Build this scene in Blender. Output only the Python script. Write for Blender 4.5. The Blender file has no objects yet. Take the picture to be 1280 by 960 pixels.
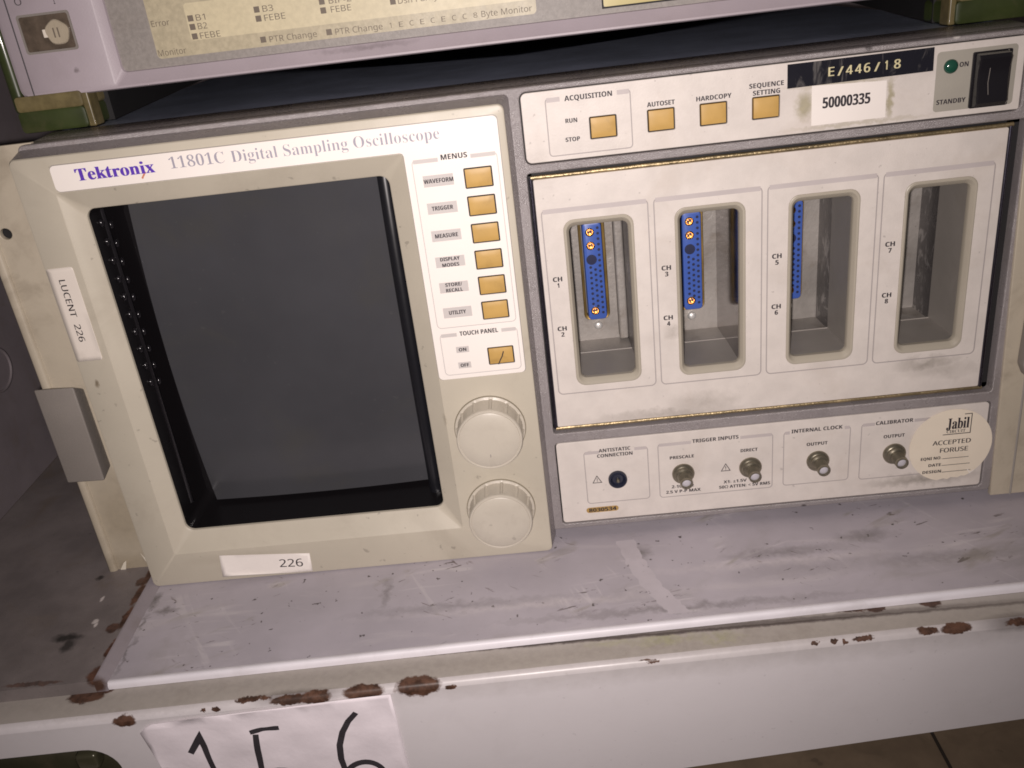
import bpy, bmesh, math, random
from mathutils import Vector, Matrix
from mathutils.geometry import tessellate_polygon
random.seed(7)
MM = 0.001
sc = bpy.context.scene
COL = sc.collection

# ------------------------------------------------------------------ camera
cam_d = bpy.data.cameras.new('camera')
cam = bpy.data.objects.new('camera', cam_d)
COL.objects.link(cam)
Rt = Vector((0.99382094, 0.00133436, -0.11098724))
Dn = Vector((-0.10015088, -0.42030003, -0.90184127))
Fw = Vector((-0.04785132, 0.90738421, -0.41756934))
CAM = Vector((1.43681, -406.64490, 95.56983))
M = Matrix((( Rt.x, -Dn.x, -Fw.x, CAM.x*MM), (Rt.y, -Dn.y, -Fw.y, CAM.y*MM), (Rt.z, -Dn.z, -Fw.z, CAM.z*MM), (0, 0, 0, 1)))
cam.matrix_world = M
cam_d.sensor_width = 36.0
cam_d.lens = 1104.7/1280*36.0
cam_d.clip_start = 0.01
cam_d.clip_end = 50
sc.camera = cam

# ------------------------------------------------------------------ world (dim store room light)
w = bpy.data.worlds.new('World'); sc.world = w; w.use_nodes = True
w.node_tree.nodes['Background'].inputs[0].default_value = (0.80, 0.70, 0.66, 1)
w.node_tree.nodes['Background'].inputs[1].default_value = 0.075

# ------------------------------------------------------------------ the phone's flash, beside the lens
fl = bpy.data.lights.new('phone_flash', 'SPOT')
fl.energy = 9.0
fl.color = (1.0, 0.905, 0.875)
fl.shadow_soft_size = 0.0035
fl.spot_size = math.radians(112); fl.spot_blend = 1.0
flo = bpy.data.objects.new('phone_flash', fl)
COL.objects.link(flo)
flp = CAM + Rt*-7.0 + Dn*5.0
flm = M.copy(); flm.translation = flp*MM
aim = (Vector((-35, 0, -40)) - flp).normalized()
flo.matrix_world = Matrix.Translation(flp*MM) @ aim.to_track_quat('-Z', 'Y').to_matrix().to_4x4()

sc.view_settings.view_transform = 'Standard'
sc.view_settings.look = 'None'
sc.view_settings.exposure = 0.0
sc.view_settings.gamma = 1.0
sc.render.engine = 'CYCLES'
sc.cycles.use_denoising = True
sc.cycles.max_bounces = 6
sc.cycles.filter_width = 1.75

# ------------------------------------------------------------------ materials
def _math(nt, op, a, b=None, c=None, clamp=False):
    n = nt.nodes.new('ShaderNodeMath'); n.operation = op; n.use_clamp = clamp
    for i, v in enumerate((a, b, c)):
        if v is None: continue
        if isinstance(v, (int, float)): n.inputs[i].default_value = v
        else: nt.links.new(v, n.inputs[i])
    return n.outputs[0]

def _noise(nt, vec, scale, detail=3, rough=.55, dist=0.0):
    n = nt.nodes.new('ShaderNodeTexNoise')
    n.inputs['Scale'].default_value = scale; n.inputs['Detail'].default_value = detail
    n.inputs['Roughness'].default_value = rough; n.inputs['Distortion'].default_value = dist
    nt.links.new(vec, n.inputs['Vector'])
    return n.outputs['Fac'], n.outputs['Color']

def _ramp(nt, v, lo, hi):
    n = nt.nodes.new('ShaderNodeMapRange'); n.clamp = True
    n.interpolation_type = 'SMOOTHSTEP'
    nt.links.new(v, n.inputs['Value'])
    n.inputs['From Min'].default_value = lo; n.inputs['From Max'].default_value = hi
    return n.outputs['Result']

def _mix(nt, fac, a, b):
    n = nt.nodes.new('ShaderNodeMix'); n.data_type = 'RGBA'
    for k, v in ((0, fac), (6, a), (7, b)):
        if isinstance(v, (tuple, list)): n.inputs[k].default_value = (*v[:3], 1)
        elif isinstance(v, (int, float)): n.inputs[k].default_value = v
        else: nt.links.new(v, n.inputs[k])
    return n.outputs[2]

def mat(name, col, rough=.5, metal=0.0, var=.07, vscale=25, bump=0.0, bscale=900, spec=.5, coat=0.0,
        grime=0.0, grime_col=(.16, .12, .08), gscale=40, specks=0.0, speck_col=(.05, .04, .035), sscale=420,
        stretch=None, spots=None, streaks=None, trans=0.0, scratches=None):
    """spots: (colour, edge softness, warp, [(x,y,z,rx,ry,rz,strength)]) in mm, world position."""
    m = bpy.data.materials.new(name); m.use_nodes = True
    nt = m.node_tree; b = nt.nodes['Principled BSDF']
    g = nt.nodes.new('ShaderNodeNewGeometry'); P = g.outputs['Position']
    if stretch:
        mp = nt.nodes.new('ShaderNodeMapping'); mp.inputs['Scale'].default_value = stretch
        nt.links.new(P, mp.inputs['Vector']); PV = mp.outputs[0]
    else: PV = P
    f, _ = _noise(nt, PV, vscale, 4, .6)
    k = _ramp(nt, f, .25, .75)
    dark = tuple(c*(1-var) for c in col); light = tuple(min(1, c*(1+var)) for c in col)
    c = _mix(nt, k, dark, light)
    if grime:
        f2, _ = _noise(nt, PV, gscale, 6, .65, .6)
        k2 = _math(nt, 'MULTIPLY', _ramp(nt, f2, .5, .75), grime)
        c = _mix(nt, k2, c, grime_col)
    if streaks:
        scol, amt, sc3 = streaks
        mp = nt.nodes.new('ShaderNodeMapping'); mp.inputs['Scale'].default_value = sc3
        nt.links.new(P, mp.inputs['Vector'])
        f4, _ = _noise(nt, mp.outputs[0], 30, 5, .6, 1.2)
        c = _mix(nt, _math(nt, 'MULTIPLY', _ramp(nt, f4, .55, .7), amt), c, scol)
    for (scol, amt, ang, sc3, lo, hi) in (scratches or []):
        m0 = nt.nodes.new('ShaderNodeMapping'); m0.inputs['Rotation'].default_value = (0, math.radians(ang[1]), math.radians(ang[0]))
        _, wv = _noise(nt, P, 9, 2, .5)
        w1 = nt.nodes.new('ShaderNodeVectorMath'); w1.operation = 'SCALE'; w1.inputs['Scale'].default_value = .03
        nt.links.new(wv, w1.inputs[0])
        w2 = nt.nodes.new('ShaderNodeVectorMath'); w2.operation = 'ADD'
        nt.links.new(P, w2.inputs[0]); nt.links.new(w1.outputs[0], w2.inputs[1])
        nt.links.new(w2.outputs[0], m0.inputs['Vector'])
        mp = nt.nodes.new('ShaderNodeMapping'); mp.inputs['Scale'].default_value = sc3
        nt.links.new(m0.outputs[0], mp.inputs['Vector'])
        f5, _ = _noise(nt, mp.outputs[0], 100, 4, .55, .4)
        f6, _ = _noise(nt, P, 22, 3, .6)
        kk = _math(nt, 'MULTIPLY', _ramp(nt, f5, lo, hi), _ramp(nt, f6, .48, .60))
        c = _mix(nt, _math(nt, 'MULTIPLY', kk, amt), c, scol)
    if specks:
        f3, _ = _noise(nt, P, sscale, 2, .5)
        k3 = _math(nt, 'MULTIPLY', _ramp(nt, f3, .70, .76), specks)
        c = _mix(nt, k3, c, speck_col)
    for sp in (spots or []):
        scol, soft, warp, lst = sp[:4]; fq = sp[4] if len(sp) > 4 else 220
        _, wc = _noise(nt, P, fq, 5, .65)
        sub = nt.nodes.new('ShaderNodeVectorMath'); sub.operation = 'SUBTRACT'
        nt.links.new(wc, sub.inputs[0]); sub.inputs[1].default_value = (.5, .5, .5)
        scl = nt.nodes.new('ShaderNodeVectorMath'); scl.operation = 'SCALE'
        nt.links.new(sub.outputs[0], scl.inputs[0]); scl.inputs['Scale'].default_value = warp*MM*2
        add = nt.nodes.new('ShaderNodeVectorMath'); add.operation = 'ADD'
        nt.links.new(P, add.inputs[0]); nt.links.new(scl.outputs[0], add.inputs[1])
        total = None
        for (x, y, z, rx, ry, rz, st) in lst:
            s2 = nt.nodes.new('ShaderNodeVectorMath'); s2.operation = 'SUBTRACT'
            nt.links.new(add.outputs[0], s2.inputs[0]); s2.inputs[1].default_value = (x*MM, y*MM, z*MM)
            d2 = nt.nodes.new('ShaderNodeVectorMath'); d2.operation = 'DIVIDE'
            nt.links.new(s2.outputs[0], d2.inputs[0]); d2.inputs[1].default_value = (rx*MM, ry*MM, rz*MM)
            ln = nt.nodes.new('ShaderNodeVectorMath'); ln.operation = 'LENGTH'
            nt.links.new(d2.outputs[0], ln.inputs[0])
            mk = nt.nodes.new('ShaderNodeMapRange'); mk.clamp = True
            nt.links.new(ln.outputs['Value'], mk.inputs['Value'])
            mk.inputs['From Min'].default_value = 1+soft; mk.inputs['From Max'].default_value = 1-soft
            mk.inputs['To Min'].default_value = 0; mk.inputs['To Max'].default_value = st
            total = mk.outputs[0] if total is None else _math(nt, 'MAXIMUM', total, mk.outputs[0])
        if soft < .2:
            fr, _ = _noise(nt, P, 170, 5, .7); va, vb = .5, 1.4
        else:
            fr, _ = _noise(nt, P, 300, 4, .6); va, vb = .88, 1.1
        cc = _mix(nt, _ramp(nt, fr, .35, .65), tuple(v*va for v in scol), tuple(v*vb for v in scol))
        c = _mix(nt, total, c, cc)
    nt.links.new(c, b.inputs['Base Color'])
    b.inputs['Metallic'].default_value = metal
    b.inputs['Specular IOR Level'].default_value = spec
    fr2, _ = _noise(nt, P, 60, 4, .6)
    rr_ = nt.nodes.new('ShaderNodeMapRange'); nt.links.new(fr2, rr_.inputs['Value'])
    rr_.inputs['To Min'].default_value = max(.02, rough-.09); rr_.inputs['To Max'].default_value = min(1, rough+.09)
    nt.links.new(rr_.outputs[0], b.inputs['Roughness'])
    if coat:
        b.inputs['Coat Weight'].default_value = coat; b.inputs['Coat Roughness'].default_value = .08
    if trans: b.inputs['Transmission Weight'].default_value = trans
    if bump:
        fb, _ = _noise(nt, P, bscale, 4, .6)
        bn = nt.nodes.new('ShaderNodeBump'); bn.inputs['Strength'].default_value = bump
        bn.inputs['Distance'].default_value = .0006
        nt.links.new(fb, bn.inputs['Height']); nt.links.new(bn.outputs[0], b.inputs['Normal'])
    return m

A = math.radians(1.7); CA, SA = math.cos(A), math.sin(A)
def rk(x, y, z): return (CA*x - SA*y, SA*x + CA*y, z)      # the rack stands 1.7 degrees askew to the instrument
def rks(lst): return [(*rk(x, y, z), rx, ry, rz, s) for (x, y, z, rx, ry, rz, s) in lst]

GR = (.12, .10, .07)
M_bezel = mat('beige_moulded_plastic', (.50, .455, .37), .42, var=.05, vscale=18, bump=.10, bscale=2200, grime=.16, gscale=22,
              specks=.3, sscale=260, spots=[((.2, .16, .11), .5, 1.5, [(-205, -9, 2, 3, 6, 40, .12), (-55, -9, -102, 1.2, 4, 3.5, .6),
              (-178, -12, -172, 22, 4, 3, .15), (-34, -13, -92, .7, 2, .7, .9), (-26, -13, -96, .5, 2, .5, .9), (-222, -13, -63, .8, 2, 1.8, .9)])])
M_ear = mat('beige_painted_flange', (.50, .44, .345), .45, var=.06, bump=.1, bscale=1800, grime=.35, gscale=30,
            spots=[((.24, .19, .12), .6, 4, [(-243, 3, -150, 14, 6, 22, .45), (-243, 3, -182, 16, 8, 10, .5)], 60)])
M_grey = mat('grey_textured_paint', (.27, .243, .243), .27, var=.10, vscale=60, bump=.65, bscale=2300, spec=.9, grime=.15, specks=.3,
             spots=[((.62, .58, .54), .3, .6, [(187.5, -.8, 50.8, 1.6, 1, 1.1, .9)]), ((.05, .04, .04), .4, .6, [(150, -.8, 50.5, 1.5, 1, 1.6, .8), (128.6, 0, -180.5, 1.3, 3, 1, .9)])])
M_white = mat('off_white_screened_panel', (.66, .605, .56), .48, var=.06, vscale=70, bump=.18, bscale=1500, grime=.16,
              grime_col=(.36, .27, .18), gscale=26, specks=.25, sscale=330,
              spots=[(GR, .9, 6, [(76, 0, -113, 11, 3, 4.5, .35), (58, 0, -117, 26, 3, 2.2, .4), (188, 0, -103, 10, 3, 2.6, .55), (196, 0, -108, 12, 3, 3, .3),
                                  (190, 0, -171, 18, 3, 2.5, .6), (4, 0, 14, 5, 3, 5, .25), (62, 0, -72, 3, 3, 2.6, .3)], 140),
                     ((.22, .19, .05), .5, 3, [(123.5, 0, 29, 3.4, 3, 5.5, .6), (161, 0, 28, 1.3, 3, 8, .6), (140, 0, 37, 20, 3, 1.0, .4), (147, 0, 19, 26, 3, .9, .3)], 260)])
M_label = mat('white_faceplate_film', (.86, .80, .75), .40, var=.02, bump=.03, bscale=900)
M_print = mat('dark_screen_print', (.025, .02, .026), .6, var=.02)
M_printg = mat('grey_screen_print', (.38, .34, .33), .6, var=.03)
M_printm = mat('mid_grey_screen_print', (.50, .45, .44), .6, var=.05)
M_printl = mat('light_grey_screen_print', (.56, .52, .50), .6, var=.03)
M_purple = mat('violet_logo_print', (.10, .035, .42), .55, var=.03)
M_title = mat('faded_grey_print', (.34, .32, .38), .6, var=.05)
M_red = mat('red_pencil_mark', (.62, .22, .13), .7, var=.1)
M_gap = mat('black_gap', (.012, .011, .012), .7, var=.02)
M_black = mat('glossy_black_plastic', (.010, .009, .011), .18, var=.02, bump=.05, bscale=300, spec=.6)
M_bead = mat('satin_black_rim', (.010, .010, .013), .33, var=.02, spec=.55)
M_liner = mat('black_screen_surround', (.008, .007, .008), .30, var=.02, spec=.45)
M_screen = mat('dark_screen_glass', (.055, .055, .061), .16, var=.10, vscale=12, grime=.35, grime_col=(.072, .068, .055), gscale=14, spec=.35,
               specks=.2, speck_col=(.10, .10, .10), sscale=300)
M_button = mat('tan_rubber_button', (.52, .325, .10), .46, spec=.35, var=.07, vscale=70, grime=.3, gscale=90, grime_col=(.2, .12, .04))
M_knobshade = mat('painted_knob_shade', (.20, .17, .12), .6)
M_knob = mat('beige_knob_plastic', (.52, .475, .40), .38, var=.05, bump=.08, grime=.12, gscale=120, specks=.25, sscale=200)
M_tab = mat('bare_bright_edge', (.80, .74, .62), .35, var=.05)
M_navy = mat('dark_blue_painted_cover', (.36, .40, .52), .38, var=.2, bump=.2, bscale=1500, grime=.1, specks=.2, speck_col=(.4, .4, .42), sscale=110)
M_brass = mat('gold_plated_gasket', (.42, .33, .19), .40, .85, var=.35, vscale=60, bump=.5, bscale=900, grime=.6, gscale=60)
M_cbrass = mat('olive_brass_shell', (.42, .28, .09), .38, .75, var=.25, vscale=60)
M_steel = mat('dark_plated_steel', (.20, .19, .25), .25, 1.0, var=.1, bump=.1)
M_zinc = mat('dull_zinc_cast', (.35, .325, .30), .5, .3, var=.22, bump=.4, bscale=500, grime=.45, gscale=60, specks=.4)
M_divider = mat('scuffed_dark_divider', (.13, .12, .12), .30, .4, var=.2, bump=.3, bscale=400, streaks=((.42, .40, .39), .8, (1, 5, 2.4)),
                scratches=[((.55, .52, .50), .9, (0, 0), (1, 2.6, 1.1), .56, .60), ((.5, .48, .46), .7, (0, 0), (1, 1.2, 3.0), .58, .62)])
M_mirror = mat('glossy_dark_divider', (.36, .34, .34), .10, 1.0, var=.1, grime=.1)
M_inner = mat('brown_grey_inner_plastic', (.30, .275, .25), .42, var=.06, bump=.1, grime=.2)
M_trim = mat('beige_slot_trim', (.41, .37, .30), .42, var=.04, bump=.1)
M_blue = mat('blue_connector_plastic', (.06, .125, .46), .38, var=.05)
M_hole = mat('dark_socket_hole', (.012, .016, .06), .6, var=.02)
M_gold = mat('gold_contact', (.90, .58, .26), .28, 1.0, var=.1)
M_chrome = mat('bright_screw_metal', (.80, .79, .77), .42, .6, var=.05)
M_sma = mat('tarnished_nickel', (.26, .235, .18), .34, .8, var=.15, vscale=200, grime=.2)
M_ptfe = mat('white_dielectric', (.50, .48, .52), .45, var=.03)
M_paper = mat('white_sticker_paper', (.84, .78, .73), .5, var=.02, grime=.05)
M_lucent = mat('worn_white_sticker', (.74, .67, .60), .5, var=.04, grime=.12, gscale=50)
M_cream = mat('cream_round_sticker', (.80, .71, .58), .5, var=.04, grime=.15, grime_col=(.4, .3, .2), gscale=40)
M_tape = mat('glossy_black_tape', (.012, .012, .018), .22, var=.05, spec=.6, streaks=((.30, .28, .26), .35, (5, 1, 1.3)))
M_emboss = mat('embossed_pale_lettering', (.62, .56, .33), .5, var=.1)
M_tag = mat('gold_tag', (.46, .29, .09), .4, .3, var=.1)
M_patch = mat('grey_green_print_patch', (.37, .345, .295), .5, var=.06, bump=.15, bscale=1500, grime=.1)
M_led = mat('green_lamp_lens', (.012, .07, .045), .2, var=.1, coat=.5)
M_switch = mat('black_rocker_plastic', (.012, .011, .014), .22, var=.05, spec=.6)
M_handle = mat('grey_handle_plastic', (.235, .21, .19), .5, var=.07, bump=.25, bscale=1400, grime=.15)

# shelf metal
M_sheet = mat('mauve_grey_shelf_paint', (.435, .40, .44), .42, var=.12, vscale=14, bump=.10, bscale=500, grime=.55, grime_col=(.27, .245, .225), gscale=13,
              specks=.9, sscale=260, streaks=((.52, .48, .50), .45, (.35, 1.5, 1)),
              scratches=[((.60, .56, .58), .55, (-8, 0), (.10, 1.6, 1), .55, .66), ((.58, .54, .56), .45, (63, 0), (.14, 1.8, 1), .58, .67),
                         ((.12, .10, .10), .85, (-20, 0), (.7, 3.0, 1), .64, .68), ((.14, .11, .10), .75, (35, 0), (.9, 4, 1), .65, .70), ((.24, .215, .16), .5, (-32, 0), (.15, .9, 1), .56, .68)],
              spots=[((.10, .09, .08), .9, 7, rks([(-97, -33, -187, 1.8, 8, 3, .5), (-60, -50, -187, 36, 2.5, 3, .35),
                      (36, -22, -187, 5, 4, 3, .7), (48, -69, -187, 55, 2, 3, .5), (109, -35, -187, 22, 3, 3, .5), (152, -29, -187, 10, 4, 3, .55),
                      (120, -50, -187, 30, 5, 3, .25), (181, -52, -187, 30, 3, 3, .35), (-224, -18, -187, 1.6, 5, 3, .8), (-224.5, -36, -187, 1.2, 4, 3, .8), (-224.5, -60, -187, 1.0, 10, 3, .7), (-215, -28, -187, 5, 2, 3, .7)]), 150),
                     ((.60, .55, .56), .9, 6, rks([(100, -42, -187, 45, 2.2, 3, .45), (-20, -55, -187, 55, 2, 3, .4)]), 90)])
M_residue = mat('pale_adhesive_residue', (.49, .45, .485), .5, var=.08, vscale=40, grime=.4, grime_col=(.40, .365, .39), gscale=70, specks=.6, sscale=260)
M_lip = mat('worn_white_lip', (.72, .69, .73), .46, var=.06, grime=.15, gscale=60)
RUSTE = rks([(-213, -98, -193, 5.5, 3.5, 3, 1), (-136, -97.8, -191, 9, 2.4, 2.4, 1), (-124, -97.5, -191.5, 7, 3.2, 3.4, 1), (-153, -96, -190, 9, 2, 1.2, 1), (-102, -97.5, -191.5, 9.5, 4, 3.8, 1),
             (-77, -97, -192, 10.5, 5, 4.6, 1), (-62, -98, -193, 2.4, 2, 1.2, 1), (-176, -98.4, -192, 1.6, 1.5, 1, 1), (-170, -98.4, -192, 1.8, 1.5, 1, 1),
             (-236, -82, -190, 9, 5, 4, 1), (-229, -80, -190, 5, 2, 3, 1),
             (127, -76, -190, 10, 5.5, 2, 1), (138, -79, -190, 5, 4, 2, 1), (163, -79, -190, 5, 4.5, 2, 1),
             (112, -98, -191, 1.6, 1.6, 1.2, 1), (117, -98.4, -192, 1.6, 1.6, 1.2, 1), (125, -98, -191, 5, 1.7, 1.4, 1), (104, -98, -191, 1.6, 1.2, 1, 1),
             (154, -97.5, -191, 5, 2.5, 1.8, 1), (167, -97.5, -191, 7, 3, 2.4, 1), (199, -98, -191, 10, 2.0, 2.0, 1), (30, -98, -191, 6, 1, .8, 1)])
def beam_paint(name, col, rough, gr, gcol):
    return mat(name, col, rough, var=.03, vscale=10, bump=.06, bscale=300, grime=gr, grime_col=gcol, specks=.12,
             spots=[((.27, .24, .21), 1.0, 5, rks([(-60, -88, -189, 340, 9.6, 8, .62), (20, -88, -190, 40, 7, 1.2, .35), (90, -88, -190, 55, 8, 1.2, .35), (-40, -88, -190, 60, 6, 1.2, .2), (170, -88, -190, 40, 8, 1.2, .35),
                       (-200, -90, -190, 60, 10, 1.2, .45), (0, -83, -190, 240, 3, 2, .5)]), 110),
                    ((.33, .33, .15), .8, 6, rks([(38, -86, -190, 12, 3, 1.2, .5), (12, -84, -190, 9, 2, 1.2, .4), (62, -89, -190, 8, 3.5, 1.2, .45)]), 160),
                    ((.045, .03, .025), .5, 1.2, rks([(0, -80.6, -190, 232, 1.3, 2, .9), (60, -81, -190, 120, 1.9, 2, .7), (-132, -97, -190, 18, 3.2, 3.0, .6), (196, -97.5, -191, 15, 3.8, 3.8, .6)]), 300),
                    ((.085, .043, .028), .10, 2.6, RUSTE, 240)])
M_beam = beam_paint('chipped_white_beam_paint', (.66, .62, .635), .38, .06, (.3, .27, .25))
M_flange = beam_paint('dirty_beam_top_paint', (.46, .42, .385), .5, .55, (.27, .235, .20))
M_ledge = mat('grimy_brown_ledge', (.185, .16, .155), .5, var=.2, vscale=30, bump=.2, grime=.5, gscale=24, specks=.4, speck_col=(.03, .03, .03),
              spots=[((.085, .04, .026), .15, 2.4, rks([(-233.5, 2, -183, 2.2, 12, 5, 1), (-236, -4, -183, 3, 4, 5, .9), (-233.5, -16, -183, 2.4, 9, 5, 1), (-233, -34, -183, 1.8, 9, 5, 1), (-237, -42, -183, 3.4, 4, 5, .9),
                       (-232, -58, -183, 1.6, 7, 5, 1), (-232, -76, -183, 4, 6, 5, 1), (-262, -78, -183, 14, 1.5, 4, .7)]), 240),
                     ((.02, .018, .016), .4, 3, rks([(-259, -46, -183, 7, 3, 3, .9), (-256, -52, -183, 3, 5, 3, .8), (-262, 4, -183, 2, 2, 3, .8)]), 260),
                     ((.55, .50, .48), .3, 1, rks([(-253, -16, -183, .9, 2.2, 3, 1), (-249, -35, -183, 1.5, 1.8, 3, 1), (-247.6, -38, -183, .8, 1.8, 3, 1)]), 400)])
M_edgep = mat('mauve_ledge_edge_paint', (.27, .24, .26), .45, var=.08, grime=.25, spots=[((.075, .04, .028), .3, 2, rks([(-231, -82, -186, 5, 5, 4, 1)]), 240)])
M_wall = mat('dark_rack_wall_paint', (.21, .18, .19), .6, var=.1, grime=.3)
M_floor = mat('brown_stone_floor', (.34, .25, .17), .7, var=.15, grime=.3, specks=.3, sscale=60)
M_joint = mat('dark_floor_joint', (.06, .045, .035), .9)
M_note = mat('creased_note_paper', (.80, .73, .77), .6, var=.05, vscale=60, bump=.5, bscale=110)
M_ink = mat('black_marker_ink', (.035, .03, .035), .6, var=.05)
M_olive = mat('oily_dark_bracket', (.07, .065, .04), .25, .3, var=.3, grime=.4)

# upper instrument
M_mauve = mat('mauve_grey_cast_frame', (.40, .345, .375), .46, var=.05, bump=.12, bscale=1200, grime=.12, gscale=30,
              spots=[((.10, .08, .08), .4, 2, [(-206, 30, 78, 1.4, 3, 1, .6), (-70, 30, 73, 26, 3, 1.4, .45)])])
M_tpanel = mat('speckled_grey_panel', (.27, .245, .225), .5, var=.12, vscale=500, bump=.2, bscale=1500, grime=.1)
M_sheet2 = mat('yellowed_label_sheet', (.44, .385, .265), .45, var=.12, vscale=420, bump=.1)
M_sheet3 = mat('pale_yellow_label_field', (.58, .51, .34), .45, var=.07, vscale=420)
M_tprint = mat('faded_brown_print', (.155, .125, .095), .6)
M_disp = mat('yellow_display_window', (.50, .42, .16), .3, var=.05)
M_green = mat('green_rubber_bumper', (.036, .048, .014), .38, var=.25, vscale=50, grime=.3, coat=.2)
M_clear = mat('yellowed_clear_bumper', (.15, .12, .055), .32, var=.3, vscale=120, coat=.4, grime=.2)
M_under = mat('dark_instrument_case', (.05, .045, .05), .6, var=.1)
M_disc = mat('worn_translucent_knob', (.42, .36, .27), .3, var=.15, bump=.4, bscale=500, coat=.3)
M_pale = mat('pale_lever_plastic', (.75, .68, .58), .4, var=.05)

# ------------------------------------------------------------------ geometry helpers (all in mm)
WL = {}
def thing(name, label, cat, loc, group=None):
    o = bpy.data.objects.new(name, None); COL.objects.link(o)
    o.empty_display_size = .02
    o.location = Vector(loc)*MM; WL[o] = Vector(loc)
    o['label'] = label; o['category'] = cat
    if group: o['group'] = group
    return o

def link_mesh(name, me, parent, m, label=None, smooth=False):
    """me holds world millimetres; it is re-centred on its own origin and scaled to metres."""
    vs = [v.co for v in me.vertices]
    lo = Vector((min(v[i] for v in vs) for i in range(3))); hi = Vector((max(v[i] for v in vs) for i in range(3)))
    c = (lo+hi)/2
    me.transform(Matrix.Scale(MM, 4) @ Matrix.Translation(-c))
    o = bpy.data.objects.new(name, me); COL.objects.link(o)
    WL[o] = c
    if parent is not None:
        o.parent = parent; o.location = (c-WL[parent])*MM
    else: o.location = c*MM
    if m: me.materials.clear(); me.materials.append(m)
    if smooth:
        for p in me.polygons: p.use_smooth = True
    if label: o['label'] = label
    return o

def mesh_obj(name, verts, faces, parent, m, label=None, smooth=False, xf=None):
    me = bpy.data.meshes.new(name)
    if xf: verts = [xf(*v) for v in verts]
    me.from_pydata([tuple(v) for v in verts], [], faces); me.update()
    bm = bmesh.new(); bm.from_mesh(me); bmesh.ops.recalc_face_normals(bm, faces=bm.faces); bm.to_mesh(me); bm.free()
    return link_mesh(name, me, parent, m, label, smooth)

def box(name, x0, x1, y0, y1, z0, z1, parent, m, bev=0.0, label=None, segs=2, xf=None, smooth=True):
    bm = bmesh.new()
    bmesh.ops.create_cube(bm, size=1)
    for v in bm.verts:
        v.co = Vector((x0+(v.co.x+.5)*(x1-x0), y0+(v.co.y+.5)*(y1-y0), z0+(v.co.z+.5)*(z1-z0)))
    if bev: bmesh.ops.bevel(bm, geom=list(bm.edges), offset=bev, segments=segs, affect='EDGES', profile=.5)
    if xf:
        for v in bm.verts: v.co = Vector(xf(*v.co))
    me = bpy.data.meshes.new(name); bm.to_mesh(me); bm.free()
    o = link_mesh(name, me, parent, m, label)
    if bev and smooth:
        for p in me.polygons: p.use_smooth = True
        o.modifiers.new('wn', 'WEIGHTED_NORMAL').keep_sharp = False
    return o

def rr(x0, x1, z0, z1, r, n=6, corners=None):
    """rounded rectangle, counter-clockwise seen from the front (from -Y)"""
    rs = corners or (r, r, r, r)      # bottom-left, bottom-right, top-right, top-left
    pts = []
    for (cx, cz, a0, q) in ((x0, z0, 180, 0), (x1, z0, 270, 1), (x1, z1, 0, 2), (x0, z1, 90, 3)):
        q_ = max(rs[q], .001)
        ox = cx + q_ if cx == x0 else cx - q_
        oz = cz + q_ if cz == z0 else cz - q_
        for i in range(n+1):
            t = math.radians(a0 + 90*i/n)
            pts.append((ox+q_*math.cos(t), oz+q_*math.sin(t)))
    return pts

def loft(name, rings, parent, m, label=None, cap_first=False, cap_last=False, smooth=True, xf=None):
    """rings: list of (points2d, y)"""
    V, F = [], []; n = len(rings[0][0])
    for pts, y in rings:
        for i, p in enumerate(pts):
            V.append((p[0], y if not callable(y) else y(*p), p[1]))
    for k in range(len(rings)-1):
        for i in range(n):
            a, b = k*n+i, k*n+(i+1) % n
            F.append((a, b, b+n, a+n))
    if cap_first: F.append(tuple(range(n)))
    if cap_last: F.append(tuple(reversed(range((len(rings)-1)*n, len(rings)*n))))
    o = mesh_obj(name, V, F, parent, m, label, smooth, xf)
    if smooth: sharp(o, 32)
    return o

def sharp(o, deg=35):
    me = o.data
    bm = bmesh.new(); bm.from_mesh(me)
    lim = math.radians(deg)
    for e in bm.edges:
        e.smooth = not (len(e.link_faces) == 2 and e.calc_face_angle(0) > lim)
    bm.to_mesh(me); bm.free()

def plate(name, outer, holes, yf, yb, parent, m, bev=0.0, label=None, segs=2, xf=None):
    """flat plate with holes, front face at y=yf, back at y=yb; fill done by a 2-D curve"""
    cu = bpy.data.curves.new('tmp', 'CURVE'); cu.dimensions = '2D'; cu.fill_mode = 'BOTH'
    for loop in [outer]+list(holes):
        s = cu.splines.new('POLY'); s.points.add(len(loop)-1); s.use_cyclic_u = True
        for i, p in enumerate(loop): s.points[i].co = (p[0], p[1], 0, 1)
    th = abs(yb-yf)
    cu.extrude = max(th/2-bev, 0.0)
    if bev: cu.bevel_depth = bev; cu.bevel_resolution = segs; cu.offset = -bev
    if th < 1e-6: cu.fill_mode = 'BOTH'; cu.extrude = 0
    o = bpy.data.objects.new('tmp', cu); COL.objects.link(o)
    dg = bpy.context.evaluated_depsgraph_get()
    me = bpy.data.meshes.new_from_object(o.evaluated_get(dg))
    bpy.data.objects.remove(o); bpy.data.curves.remove(cu)
    yc = (yf+yb)/2
    for v in me.vertices:
        c = (v.co.x, yc - v.co.z, v.co.y)
        v.co = Vector(xf(*c)) if xf else Vector(c)
    me.name = name
    ob = link_mesh(name, me, parent, m, label, smooth=bool(bev))
    if bev: sharp(ob, 50)
    return ob

def flat(name, loops, y, parent, m, label=None, xf=None):
    """flat print: each loop filled on its own, one mesh"""
    V, F = [], []
    for lp in loops:
        b = len(V); V += [(p[0], y, p[1]) for p in lp]
        tri = tessellate_polygon([[Vector((p[0], p[1], 0)) for p in lp]])
        F += [tuple(b+i for i in t) for t in tri]
    if xf: V = [xf(*v) for v in V]
    me = bpy.data.meshes.new(name); me.from_pydata(V, [], F); me.update()
    return link_mesh(name, me, parent, m, label)

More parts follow.
